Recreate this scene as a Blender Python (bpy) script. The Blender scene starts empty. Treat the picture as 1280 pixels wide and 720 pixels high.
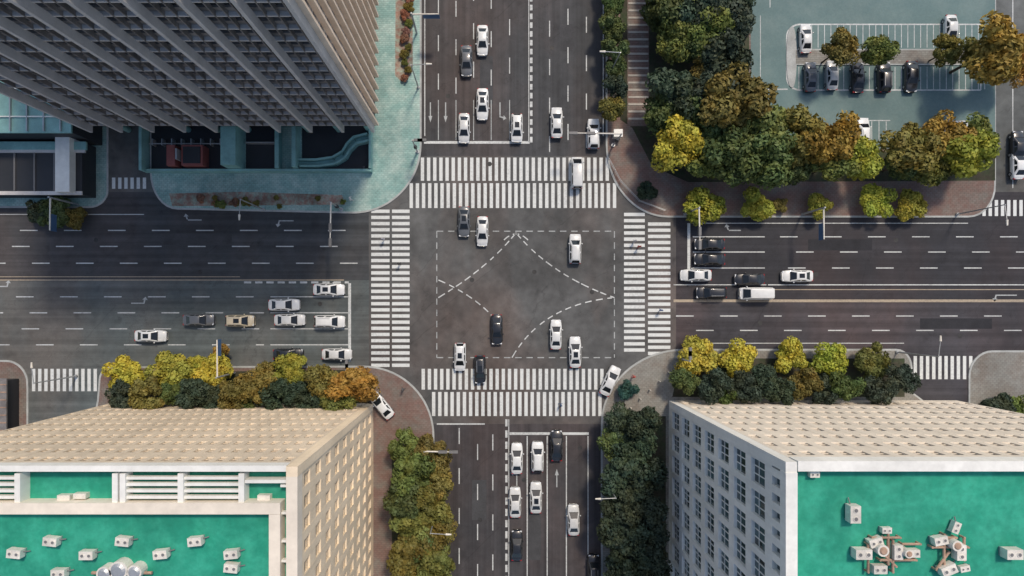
import bpy, bmesh, math, random
import numpy as np
from mathutils import Vector, Matrix
random.seed(7)
R = random.Random(11)
C = bpy.context.scene.collection
H = 90.0; NX, NY = -3.5, -3.0
def G(px, py): return ((px-640)/8.0, (360-py)/8.0)
def PZ(px, py, z):
    k = (H-z)/H
    return (NX+(px-612)/8.0*k, NY+(384-py)/8.0*k)

# ---------------------------------------------------------------- materials
def newmat(name):
    m = bpy.data.materials.new(name); m.use_nodes = True
    nt = m.node_tree; b = nt.nodes['Principled BSDF']
    return m, nt, b
def pos_map(nt, scale=(1,1,1), rot=0):
    g = nt.nodes.new('ShaderNodeNewGeometry'); mp = nt.nodes.new('ShaderNodeMapping')
    mp.inputs['Scale'].default_value = scale; mp.inputs['Rotation'].default_value = (0,0,rot)
    nt.links.new(g.outputs['Position'], mp.inputs['Vector']); return mp.outputs['Vector']
def noise(nt, vec, scale, detail=4, rough=0.6):
    n = nt.nodes.new('ShaderNodeTexNoise'); n.inputs['Scale'].default_value = scale
    n.inputs['Detail'].default_value = detail; n.inputs['Roughness'].default_value = rough
    nt.links.new(vec, n.inputs['Vector']); return n.outputs['Fac']
def ramp(nt, fac, p0, p1, v0, v1):
    m = nt.nodes.new('ShaderNodeMapRange'); m.inputs[1].default_value = p0; m.inputs[2].default_value = p1
    m.inputs[3].default_value = v0; m.inputs[4].default_value = v1
    nt.links.new(fac, m.inputs[0]); return m.outputs[0]
def mul(nt, a, b):
    m = nt.nodes.new('ShaderNodeMath'); m.operation = 'MULTIPLY'
    nt.links.new(a, m.inputs[0])
    if isinstance(b, float): m.inputs[1].default_value = b
    else: nt.links.new(b, m.inputs[1])
    return m.outputs[0]
def scalecol(nt, col, fac):
    v = nt.nodes.new('ShaderNodeVectorMath'); v.operation = 'SCALE'
    if isinstance(col, tuple): v.inputs[0].default_value = col[:3]
    else: nt.links.new(col, v.inputs[0])
    nt.links.new(fac, v.inputs['Scale']); return v.outputs[0]
def mixcol(nt, a, b, fac):
    m = nt.nodes.new('ShaderNodeMix'); m.data_type = 'RGBA'
    for s, v in ((6, a), (7, b)):
        if isinstance(v, tuple): m.inputs[s].default_value = (v[0], v[1], v[2], 1)
        else: nt.links.new(v, m.inputs[s])
    nt.links.new(fac, m.inputs[0]); return m.outputs[2]

def surf(name, col, var=0.25, big=0.08, fine=4.0, rough=0.8, col2=None, streak=None, tile=None, metallic=0.0, spec=0.3):
    m, nt, b = newmat(name)
    v = pos_map(nt)
    f1 = ramp(nt, noise(nt, v, big, 5), 0.3, 0.7, 1-var, 1+var)
    f2 = ramp(nt, noise(nt, v, fine, 3), 0.25, 0.75, 1-var*0.6, 1+var*0.6)
    f = mul(nt, f1, f2)
    if streak:
        sv = pos_map(nt, streak)
        f = mul(nt, f, ramp(nt, noise(nt, sv, 1.0, 3), 0.3, 0.7, 1-var, 1+var))
    c = col
    if col2:
        c = mixcol(nt, col, col2, ramp(nt, noise(nt, v, big*4, 6, 0.7), 0.42, 0.62, 0, 1))
    if tile:
        br = nt.nodes.new('ShaderNodeTexBrick'); nt.links.new(v, br.inputs['Vector'])
        br.inputs['Scale'].default_value = tile; br.inputs['Mortar Size'].default_value = 0.03
        br.inputs['Color1'].default_value = (1,1,1,1); br.inputs['Color2'].default_value = (0.86,0.86,0.86,1)
        br.inputs['Mortar'].default_value = (0.7,0.7,0.7,1)
        sep = nt.nodes.new('ShaderNodeSeparateColor'); nt.links.new(br.outputs['Color'], sep.inputs[0])
        f = mul(nt, f, sep.outputs[0])
    nt.links.new(scalecol(nt, c, f), b.inputs['Base Color'])
    b.inputs['Roughness'].default_value = rough; b.inputs['Metallic'].default_value = metallic
    b.inputs['Specular IOR Level'].default_value = spec
    return m
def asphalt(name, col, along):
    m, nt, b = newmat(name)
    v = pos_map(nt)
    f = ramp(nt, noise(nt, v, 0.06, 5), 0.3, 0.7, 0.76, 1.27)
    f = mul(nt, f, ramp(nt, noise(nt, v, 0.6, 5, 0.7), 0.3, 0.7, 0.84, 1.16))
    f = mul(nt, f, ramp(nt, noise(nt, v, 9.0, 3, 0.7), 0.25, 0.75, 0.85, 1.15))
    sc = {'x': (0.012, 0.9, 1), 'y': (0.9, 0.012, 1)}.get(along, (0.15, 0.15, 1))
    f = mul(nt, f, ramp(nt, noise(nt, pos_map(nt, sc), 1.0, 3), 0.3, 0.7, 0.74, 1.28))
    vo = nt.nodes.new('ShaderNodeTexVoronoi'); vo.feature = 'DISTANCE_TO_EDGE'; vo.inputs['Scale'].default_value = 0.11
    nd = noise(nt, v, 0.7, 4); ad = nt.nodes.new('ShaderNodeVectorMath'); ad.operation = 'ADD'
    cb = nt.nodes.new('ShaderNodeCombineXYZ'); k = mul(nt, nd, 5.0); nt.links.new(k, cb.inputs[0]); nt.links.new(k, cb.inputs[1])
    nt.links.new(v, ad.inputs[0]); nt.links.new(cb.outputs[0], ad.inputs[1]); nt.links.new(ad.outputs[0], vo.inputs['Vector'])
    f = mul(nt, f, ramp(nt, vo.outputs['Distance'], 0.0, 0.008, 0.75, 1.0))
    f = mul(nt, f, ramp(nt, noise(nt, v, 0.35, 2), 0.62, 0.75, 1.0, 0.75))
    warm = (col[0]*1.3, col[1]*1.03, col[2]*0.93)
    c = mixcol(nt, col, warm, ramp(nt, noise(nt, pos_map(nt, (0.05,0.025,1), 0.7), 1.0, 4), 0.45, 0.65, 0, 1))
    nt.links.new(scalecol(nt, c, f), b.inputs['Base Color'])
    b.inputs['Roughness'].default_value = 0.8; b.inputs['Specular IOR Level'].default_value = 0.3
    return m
def paintm(name, col, under=(0.08,0.085,0.09), wear=0.47, lo=0.5):
    m, nt, b = newmat(name)
    v = pos_map(nt)
    n1 = noise(nt, v, 3.0, 6, 0.75); n2 = noise(nt, v, 0.12, 3)
    a = nt.nodes.new('ShaderNodeMath'); a.operation = 'ADD'; nt.links.new(n1, a.inputs[0]); nt.links.new(mul(nt, n2, 0.6), a.inputs[1])
    fac = ramp(nt, a.outputs[0], wear+0.08, wear+0.42, lo, 1.0)
    c = mixcol(nt, under, col, fac)
    nt.links.new(c, b.inputs['Base Color']); b.inputs['Roughness'].default_value = 0.7
    return m
def plain(name, col, rough=0.5, metallic=0.0, var=0.12):
    return surf(name, col, var=var, big=0.5, fine=6.0, rough=rough, metallic=metallic, spec=0.5)
def glassm(name, col, rough=0.12, lo=0.4, hi=1.9, sc=0.45):
    m, nt, b = newmat(name)
    v = pos_map(nt)
    vo = nt.nodes.new('ShaderNodeTexVoronoi'); vo.inputs['Scale'].default_value = sc; nt.links.new(v, vo.inputs['Vector'])
    sp = nt.nodes.new('ShaderNodeSeparateColor'); nt.links.new(vo.outputs['Color'], sp.inputs[0])
    nt.links.new(scalecol(nt, col, ramp(nt, sp.outputs[0], 0, 1, lo, hi)), b.inputs['Base Color'])
    b.inputs['Roughness'].default_value = rough; b.inputs['Specular IOR Level'].default_value = 0.8
    return m
def objcol(name, rough, coat=0.0, dirt=0.1):
    m, nt, b = newmat(name)
    oi = nt.nodes.new('ShaderNodeObjectInfo')
    v = pos_map(nt)
    nt.links.new(scalecol(nt, oi.outputs['Color'], ramp(nt, noise(nt, v, 1.5, 4), 0.3, 0.7, 1-dirt, 1+dirt*0.3)), b.inputs['Base Color'])
    b.inputs['Roughness'].default_value = rough; b.inputs['Coat Weight'].default_value = coat
    return m
def leafm():
    m, nt, b = newmat('leaves')
    oi = nt.nodes.new('ShaderNodeObjectInfo'); at = nt.nodes.new('ShaderNodeAttribute'); at.attribute_name = 'tint'
    v = pos_map(nt)
    n = noise(nt, v, 0.5, 3)
    c1 = scalecol(nt, oi.outputs['Color'], ramp(nt, at.outputs['Fac'], 0, 1, 0.4, 1.8))
    warm = nt.nodes.new('ShaderNodeVectorMath'); warm.operation = 'MULTIPLY'; warm.inputs[1].default_value = (1.22, 0.98, 0.75)
    nt.links.new(c1, warm.inputs[0])
    c = mixcol(nt, c1, warm.outputs[0], ramp(nt, n, 0.42, 0.66, 0, 1))
    nt.links.new(c, b.inputs['Base Color']); b.inputs['Roughness'].default_value = 0.6
    b.inputs['Specular IOR Level'].default_value = 0.25
    tr = nt.nodes.new('ShaderNodeBsdfTranslucent'); nt.links.new(c, tr.inputs['Color'])
    mx = nt.nodes.new('ShaderNodeMixShader'); mx.inputs[0].default_value = 0.2
    nt.links.new(b.outputs[0], mx.inputs[1]); nt.links.new(tr.outputs[0], mx.inputs[2])
    nt.links.new(mx.outputs[0], nt.nodes['Material Output'].inputs['Surface'])
    return m

M = dict(
 ground=surf('ground_mat', (0.11,0.11,0.09), 0.3, 0.03, 1.0, 0.9),
 asphN=asphalt('asphalt_n', (0.056,0.059,0.063), 'y'), asphS=asphalt('asphalt_s', (0.054,0.055,0.060), 'y'),
 asphJ=asphalt('asphalt_j', (0.084,0.087,0.087), None),
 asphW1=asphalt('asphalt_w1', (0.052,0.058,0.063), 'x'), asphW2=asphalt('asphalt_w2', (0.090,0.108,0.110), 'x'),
 asphE1=asphalt('asphalt_e1', (0.034,0.035,0.041), 'x'), asphE2=asphalt('asphalt_e2', (0.050,0.049,0.056), 'x'),
 asphD=asphalt('asphalt_d', (0.095,0.103,0.102), None),
 patch=surf('asphalt_patch', (0.060,0.062,0.066), 0.25, 0.4, 5, 0.9), patchE=surf('asphalt_patch_e', (0.029,0.030,0.035), 0.25, 0.4, 5, 0.9),
 iron=surf('cast_iron', (0.04,0.04,0.04), 0.3, 2, 9, 0.6),
 white=paintm('road_paint_white', (0.60,0.63,0.62), lo=0.35), zebra=paintm('crosswalk_paint', (0.64,0.67,0.655), wear=0.40, lo=0.55),
 faint=paintm('road_paint_faded', (0.42,0.45,0.45), lo=0.3),
 yellow=paintm('road_paint_yellow', (0.40,0.33,0.24), lo=0.4),
 kerb=surf('kerb_stone', (0.38,0.40,0.39), 0.2, 0.5, 5),
 paveNW=surf('paving_teal', (0.25,0.42,0.39), 0.24, 0.09, 3, 0.75, col2=(0.37,0.50,0.46), tile=0.8),
 paveB=surf('paving_brick', (0.22,0.145,0.125), 0.22, 0.1, 3, 0.85, col2=(0.20,0.18,0.16), tile=0.8),
 paveG=surf('paving_grey', (0.29,0.29,0.265), 0.22, 0.1, 3, 0.85, col2=(0.22,0.20,0.175), tile=0.8),
 earth=surf('earth', (0.060,0.055,0.040), 0.4, 0.15, 2, 0.95, col2=(0.035,0.05,0.025)),
 litter=surf('planting_soil', (0.28,0.18,0.145), 0.4, 0.3, 3, 0.95, col2=(0.24,0.29,0.24)),
 park=surf('parking_asphalt', (0.125,0.195,0.195), 0.15, 0.05, 4, 0.85, col2=(0.15,0.215,0.21)),
 wallW=surf('wall_white', (0.76,0.76,0.71), 0.08, 0.12, 1.5, 0.8, streak=(0.8,0.8,0.05)),
 wallC=surf('wall_cream', (0.74,0.67,0.56), 0.07, 0.12, 1.5, 0.8, streak=(0.8,0.8,0.05)),
 wallB=surf('wall_beige', (0.70,0.60,0.46), 0.10, 0.12, 1.5, 0.8, streak=(0.8,0.8,0.05)),
 wallE=surf('wall_warm_beige', (0.80,0.67,0.49), 0.10, 0.12, 1.5, 0.8, streak=(0.8,0.8,0.05)),
 roofG=surf('roof_green', (0.018,0.27,0.175), 0.18, 0.12, 1.5, 0.7, col2=(0.035,0.33,0.22)),
 roofC=surf('roof_concrete', (0.42,0.40,0.36), 0.2, 0.2, 2, 0.9),
 gl=glassm('window_glass', (0.035,0.065,0.072)), gld=glassm('tower_glass', (0.038,0.038,0.038), 0.2, 0.2, 2.8, 0.35),
 glb=glassm('window_blinds', (0.26,0.21,0.16), 0.3, 0.45, 1.4, 0.8),
 fin=plain('metal_fin', (0.54,0.52,0.50), 0.5, 0.0), finD=plain('metal_band', (0.20,0.185,0.175), 0.5, 0.0, 0.35), finB=plain('metal_fin_beige', (0.80,0.66,0.52), 0.6),
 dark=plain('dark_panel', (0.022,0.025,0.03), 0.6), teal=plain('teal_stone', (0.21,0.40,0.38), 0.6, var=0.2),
 red=plain('red_panel', (0.26,0.08,0.07), 0.6), steel=plain('galvanised_steel', (0.42,0.44,0.45), 0.45, 0.5),
 unit=plain('ac_casing', (0.66,0.63,0.56), 0.5, var=0.2), rubber=plain('rubber', (0.015,0.015,0.016), 0.8), grey=plain('grille', (0.16,0.16,0.16), 0.6),
 cglass=plain('car_glass', (0.014,0.018,0.022), 0.08), head=plain('headlight', (0.75,0.78,0.8), 0.15), tail=plain('taillight', (0.35,0.01,0.01), 0.2),
 paint=objcol('car_paint', 0.3, 0.5), bark=surf('bark', (0.09,0.065,0.045), 0.3, 1, 8, 0.9), leaf=leafm(),
 cloth=objcol('clothing', 0.9), skin=plain('skin', (0.45,0.27,0.19), 0.6), hair=plain('hair', (0.015,0.012,0.010), 0.7), trou=plain('trousers', (0.03,0.035,0.06), 0.9),
 rust=plain('rusty_metal', (0.36,0.24,0.17), 0.8, var=0.35), blue=plain('sign_blue', (0.06,0.13,0.26), 0.5),
)

# ---------------------------------------------------------------- mesh builder
class MB:
    def __init__(s): s.v=[]; s.f=[]; s.m=[]; s.mats=[]
    def mi(s, m):
        m = M[m] if isinstance(m, str) else m
        if m not in s.mats: s.mats.append(m)
        return s.mats.index(m)
    def face(s, pts, m):
        n=len(s.v); s.v += [tuple(p) for p in pts]; s.f.append(tuple(range(n, n+len(pts)))); s.m.append(s.mi(m))
    def box(s, a, b, m, bottom=True):
        x0,x1=sorted((a[0],b[0])); y0,y1=sorted((a[1],b[1])); z0,z1=sorted((a[2],b[2]))
        n=len(s.v); s.v += [(x0,y0,z0),(x1,y0,z0),(x1,y1,z0),(x0,y1,z0),(x0,y0,z1),(x1,y0,z1),(x1,y1,z1),(x0,y1,z1)]
        fs=[(0,3,2,1),(4,5,6,7),(0,1,5,4),(1,2,6,5),(2,3,7,6),(3,0,4,7)]
        k=s.mi(m)
        for f in fs: s.f.append(tuple(n+i for i in f)); s.m.append(k)
    def cyl(s, p0, p1, r0, r1, m, n=8, cap=True):
        p0=Vector(p0); p1=Vector(p1); d=(p1-p0).normalized()
        u=d.orthogonal().normalized(); w=d.cross(u); b=len(s.v); k=s.mi(m)
        for p,r in ((p0,r0),(p1,r1)):
            for i in range(n):
                a=2*math.pi*i/n; s.v.append(tuple(p+u*math.cos(a)*r+w*math.sin(a)*r))
        for i in range(n):
            j=(i+1)%n; s.f.append((b+i,b+j,b+n+j,b+n+i)); s.m.append(k)
        if cap:
            s.f.append(tuple(b+n+i for i in range(n))); s.m.append(k)
            s.f.append(tuple(b+n-1-i for i in range(n))); s.m.append(k)
    def mesh(s, name):
        me=bpy.data.meshes.new(name); me.from_pydata(s.v,[],s.f)
        for m in s.mats: me.materials.append(m)
        me.polygons.foreach_set('material_index', s.m); me.update(); return me
    def obj(s, name, parent=None, loc=(0,0,0)):
        o=bpy.data.objects.new(name, s.mesh(name)); C.objects.link(o); o.location=loc
        if parent: o.parent=parent
        return o
def empty(name, loc=(0,0,0), rot=0):
    e=bpy.data.objects.new(name, None); C.objects.link(e); e.location=loc; e.rotation_euler=(0,0,rot); return e
def inst(me, name, loc, rot=0, scale=1, color=None):
    o=bpy.data.objects.new(name, me); C.objects.link(o); o.location=loc; o.rotation_euler=(0,0,rot)
    o.scale = scale if isinstance(scale, tuple) else (scale,)*3
    if color: o.color=(color[0],color[1],color[2],1)
    return o

# ---------------------------------------------------------------- ground and roads
def arc(cx, cy, rx, ry, a0, a1, n=18):
    return [(cx+rx*math.cos(math.radians(a0+(a1-a0)*i/n)), cy+ry*math.sin(math.radians(a0+(a1-a0)*i/n))) for i in range(n+1)]
def sheet(name, pts, z, m):
    b=MB(); b.face([(*G(*p), z) for p in pts], m); o=b.obj(name)
    bm=bmesh.new(); bm.from_mesh(o.data)
    bm.faces.ensure_lookup_table(); bm.normal_update()
    if bm.faces[0].normal.z<0: bmesh.ops.reverse_faces(bm, faces=bm.faces)
    bm.to_mesh(o.data); bm.free(); return o
def rect(x0,y0,x1,y1): return [(x0,y0),(x1,y0),(x1,y1),(x0,y1)]
F=3000
b=MB(); b.face([(-3000,-3000,-0.03),(3000,-3000,-0.03),(3000,3000,-0.03),(-3000,3000,-0.03)],'ground'); b.obj('ground')
sheet('road', rect(500,-F,790,195), 0, 'asphN')
sheet('road', rect(500,530,790,F), 0, 'asphS')
sheet('road', rect(461,195,845,530), 0, 'asphJ')
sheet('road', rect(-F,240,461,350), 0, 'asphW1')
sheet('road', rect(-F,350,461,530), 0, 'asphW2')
sheet('road', rect(845,240,F,377), 0, 'asphE1')
sheet('road', rect(845,377,F,530), 0, 'asphE2')
sheet('driveway', rect(-400,-400,461,240), 0, 'asphD')
sheet('driveway', rect(-400,530,461,1200), 0, 'asphD')
sheet('driveway', rect(845,530,1700,1200), 0, 'asphD')
sheet('driveway', rect(845,-400,1700,240), 0, 'asphD')
b=MB()
for (x,y,w,h,m_) in ((600,70,16,60,'patch'),(700,30,18,34,'patch'),(200,292,90,14,'patch'),(1010,299,80,14,'patchE'),(1150,398,90,13,'patchE'),(660,640,16,60,'patch'),(590,600,18,50,'patch')):
    b.face([(*G(x,y+h),0.003),(*G(x+w,y+h),0.003),(*G(x+w,y),0.003),(*G(x,y),0.003)],m_)
b.obj('asphalt_patches')
b=MB()
for (x,y) in ((612,205),(668,340),(590,350),(690,60),(560,120),(250,340),(120,300),(400,380),(1020,343),(1120,300),(950,404),(1200,420),(655,600),(600,650),(725,560),(740,365),(500,240),(820,250)):
    cx,cy=G(x,y); b.face([(cx+0.36*math.cos(i*math.pi/7),cy+0.36*math.sin(i*math.pi/7),0.010) for i in range(14)],'iron')
b.obj('manhole_covers')
def slab(name, pts, m):
    bm=bmesh.new(); vs=[bm.verts.new((*G(*p), 0.13)) for p in pts]; f=bm.faces.new(vs); bm.normal_update()
    if f.normal.z<0: f.normal_flip()
    ex=bmesh.ops.extrude_face_region(bm, geom=[f])
    for v in vs: v.co.z=-0.02
    bm.normal_update()
    top=[g for g in ex['geom'] if isinstance(g, bmesh.types.BMFace)][0]
    for g in bm.faces: g.material_index=1
    r=bmesh.ops.inset_region(bm, faces=[top], thickness=0.28)
    top.material_index=0
    bmesh.ops.recalc_face_normals(bm, faces=bm.faces)
    me=bpy.data.meshes.new(name); bm.to_mesh(me); bm.free()
    me.materials.append(M[m]); me.materials.append(M['kerb'])
    o=bpy.data.objects.new(name, me); C.objects.link(o); return o
slab('pavement', [(188,-F),(188,215)]+arc(222,215,34,47,180,90,8)[1:]+arc(442,180,85,87,90,0)+[(527,-F)], 'paveNW')
slab('pavement', [(-F,-F),(136,-F),(136,238)]+arc(112,238,24,22,0,90,8)[1:]+[(-F,260)], 'paveNW')
slab('pavement', [(757,-F)]+arc(835,180,78,92,180,90)+arc(1210,232,34,40,90,0,8)+[(1246,-F)], 'paveB')
slab('pavement', [(1300,-F),(1300,240)]+arc(1325,247,25,25,180,90,6)[1:]+[(F,272),(F,-F)], 'paveG')
slab('pavement', [(125,F),(110,560),(122,500)]+arc(140,475,16,17,180,270,6)+arc(455,545,88,88,270,360)+[(543,F)], 'paveB')
slab('pavement', [(-F,F),(36,F),(36,485)]+arc(8,480,28,30,0,-90,8)[1:]+[(-F,450)], 'paveB')
slab('pavement', [(752,F)]+arc(855,530,104,94,180,270)+arc(1120,460,20,24,270,360,6)+[(1140,490),(1160,505),(1160,F)], 'paveG')
slab('pavement', [(1210,F),(1210,470)]+arc(1240,470,30,32,180,270,8)[1:]+[(F,438),(F,F)], 'paveG')
Z1=0.134
sheet('planting_bed', [(212,242),(300,240),(428,244),(432,256),(300,257),(216,258)], Z1, 'litter')
sheet('planting_bed', [(496,-200),(516,-200),(516,90),(505,105),(494,95)], Z1, 'litter')
sheet('earth_ground', [(775,-600),(936,-600),(936,190),(1243,190),(1243,226),(860,228),(815,208),(790,160),(775,150)], Z1, 'earth')
sheet('car_park_ground', rect(938,-600,1243,186), Z1, 'park')
sheet('footpath', rect(784,-600,811,158), Z1+0.004, 'paveB')
sheet('earth_ground', [(140,466),(445,462),(462,480),(462,512),(140,512)], Z1, 'earth')
sheet('earth_ground', [(490,560),(536,560),(536,F),(490,F)], Z1, 'earth')
sheet('earth_ground', [(762,560),(800,520),(832,520),(832,F),(762,F)], Z1, 'earth')
sheet('earth_ground', [(850,448),(1130,448),(1130,496),(840,496)], Z1, 'earth')
b=MB()
for i in range(34):
    x0,y0=G(785,150-i*9); x1,y1=G(810,150-i*9-2.4); b.box((x0,y0,0.138),(x1,y1,0.2),'roofC')
b.obj('path_steps')

# ---------------------------------------------------------------- markings
ZM=0.007
def quadmark(b, x0,y0,x1,y1,w,z,m):
    (ax,ay),(bx,by)=G(x0,y0),G(x1,y1); d=Vector((bx-ax,by-ay)); 
    if d.length<1e-6: return
    d.normalize(); n=Vector((-d.y,d.x))*w/2
    b.face([(ax-n.x,ay-n.y,z),(bx-n.x,by-n.y,z),(bx+n.x,by+n.y,z),(ax+n.x,ay+n.y,z)],m)
def dash(b, x0,y0,x1,y1,w=0.16,on=22,off=33,z=ZM,m='white',ph=0):
    L=math.hypot(x1-x0,y1-y0); t=ph
    while t<L:
        a=t/L; c=min(L,t+on)/L
        quadmark(b, x0+(x1-x0)*a,y0+(y1-y0)*a,x0+(x1-x0)*c,y0+(y1-y0)*c,w,z,m); t+=on+off
def line(b,x0,y0,x1,y1,w=0.16,z=ZM,m='white'): quadmark(b,x0,y0,x1,y1,w,z,m)
def zebra(x0,y0,x1,y1,bars,period=7.7,duty=0.54,z=ZM):
    b=MB()
    if bars=='v':
        x=x0
        while x<x1: 
            b.face([(*G(x,y1),z),(*G(x+period*duty,y1),z),(*G(x+period*duty,y0),z),(*G(x,y0),z)],'zebra'); x+=period
    else:
        y=y0
        while y<y1:
            b.face([(*G(x0,y+period*duty),z),(*G(x1,y+period*duty),z),(*G(x1,y),z),(*G(x0,y),z)],'zebra'); y+=period
    return b.obj('crosswalk')
zebra(526,197,758,226,'v'); zebra(512,229,771,260,'v')
zebra(527,461,752,487,'v'); zebra(540,490,752,520,'v')
zebra(464,262,487,458,'h'); zebra(490,262,512,462,'h')
zebra(780,266,806,442,'h'); zebra(810,278,838,442,'h')
zebra(140,222,184,236,'v'); zebra(40,461,120,489,'v'); zebra(1142,445,1216,474,'v'); zebra(1228,250,1298,270,'v')
b=MB()
for y,ph in ((288,10),(308,0),(329,25)): dash(b,-700,y,455,y,ph=ph)
line(b,-F,350,430,350,0.16,m='yellow'); line(b,-F,346,300,346,0.12,m='yellow')
dash(b,305,353,436,353,0.3,9,5)
for y,ph in ((371,5),(391,22),(411,12),(431,30)):
    dash(b,-700,y,330,y,ph=ph); line(b,338,y,436,y,0.14)
line(b,437,354,437,452,0.45); line(b,-F,268,180,268,0.12); 
for y,ph in ((296,0),(315,20),(335,10)):
    line(b,866,y,956,y); dash(b,975,y,2000,y,ph=ph)
line(b,861,279,861,348,0.45); line(b,960,356,F,356,0.16); line(b,842,376,F,376,0.42,m='yellow'); line(b,960,362,F,362,0.12,m='yellow')
line(b,842,356,958,356,0.14)
for y,ph in ((395,0),(413,25)): dash(b,845,y,2000,y,ph=ph)
line(b,866,279,1210,279,0.12); line(b,860,429,1130,429,0.12)
for x,ph in ((548,5),(570,0),(592,20),(614,10),(637,25)):
    line(b,x,125,x,175,0.13,m='faint'); dash(b,x,117,x,-600,on=20,off=28,ph=ph,w=0.15)
line(b,530,178,662,178,0.4); dash(b,664,178,664,-600,0.4,7,4); line(b,661,178,661,-600,0.12)
for x,ph in ((687,0),(710,15),(733,5)): dash(b,x,190,x,-600,on=20,off=28,ph=ph)
line(b,754,170,754,-600,0.14); line(b,531,170,531,-600,0.14)
line(b,637,542,736,542,0.4); dash(b,633,524,633,1400,0.35,9,5); line(b,636,524,636,1400,0.12)
for x in (659,684,708): line(b,x,545,x,1400,0.17)
line(b,735,545,735,1400,0.14)
for x,ph in ((574,0),(597,20),(616,8)): dash(b,x,535,x,1400,on=20,off=30,ph=ph)
line(b,546,530,606,530,0.22)
dash(b,546,289,768,289,0.15,8,6,m='faint'); dash(b,546,289,546,447,0.15,8,6,m='faint'); dash(b,768,289,768,447,0.15,8,6,m='faint'); dash(b,546,447,768,447,0.15,8,6,m='faint')
def dcurve(p0,p1,p2,w=0.17):
    pts=[((1-t)**2*p0[0]+2*t*(1-t)*p1[0]+t*t*p2[0],(1-t)**2*p0[1]+2*t*(1-t)*p1[1]+t*t*p2[1]) for t in [i/60 for i in range(61)]]
    acc=0
    for q,r in zip(pts,pts[1:]):
        if (acc%13)<8: line(b,*q,*r,w)
        acc+=math.hypot(r[0]-q[0],r[1]-q[1])
dcurve((645,291),(610,335),(548,372)); dcurve((645,291),(690,345),(768,372))
dcurve((548,350),(600,372),(628,410)); dcurve((640,447),(678,380),(768,372))
dcurve((630,300),(645,285),(660,300))
def arrow(px,py,ang,L=22,turn=0):
    cx,cy=G(px,py); c,s=math.cos(ang),math.sin(ang); k=1/8; m_='faint'
    def P(x,y): return (cx+(x*c-y*s)*k, cy+(x*s+y*c)*k, ZM)
    b.face([P(-L/2,-0.7),P(L/2-7,-0.7),P(L/2-7,0.7),P(-L/2,0.7)],m_)
    if not turn: b.face([P(L/2-7,-2.4),P(L/2+1,0),P(L/2-7,2.4)],m_)
    else:
        b.face([P(L/2-6.95,-0.7),P(L/2-5.5,-0.7),P(L/2-4,4*turn),P(L/2-6,4.5*turn)],m_)
        b.face([P(L/2-8,4.6*turn),P(L/2-1.5,3.9*turn),P(L/2-4,8*turn)],m_)
U=math.pi/2
for x,t in ((538,0),(557,0),(625,1),): arrow(x,140,-U,24,t)
arrow(240,275,math.pi,24,-1); arrow(355,276,math.pi,24,1); arrow(175,379,0,22,1); arrow(5,358,0,20,1)
arrow(1255,369,math.pi,32,1); arrow(915,288,math.pi,22,-1)
for x,t in ((646,1),(696,0)): arrow(x,598,U,22,t); 
b.obj('lane_markings')
b=MB()
for x in range(990,1232,8):
    if 1010<x<1225: line(b,x,32,x,60,0.1,Z1+0.004)
    line(b,x,84,x,112,0.1,Z1+0.004)
for (x0,y0,x1,y1) in ((1000,31,1225,31),(1000,113,1225,113),(1225,84,1225,113),(942,112,984,112)): line(b,x0,y0,x1,y1,0.2,Z1+0.008)
pts=arc(1000,46,17,15,270,180,8)+arc(1000,98,17,15,180,90,8)
for q,r in zip(pts,pts[1:]): line(b,*q,*r,0.25,Z1+0.012)
for x in range(1062,1112,9): line(b,x,152,x,178,0.1,Z1+0.004)
line(b,1060,151,1112,151,0.14,Z1+0.008)
for (x0,y0,x1,y1) in ((950,20,950,100),(962,10,962,-100)): line(b,x0,y0,x1,y1,0.1,Z1+0.005)
line(b,1266,-300,1266,235,0.14,0.005); b.obj('parking_markings')
slab('parking_island', rect(992,62,1225,82), 'paveG').location.z=0.12
slab('parking_island', arc(988,72,6,38,90,270,10)+arc(990,72,5,38,270,450,10), 'kerb').location.z=0.11

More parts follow.
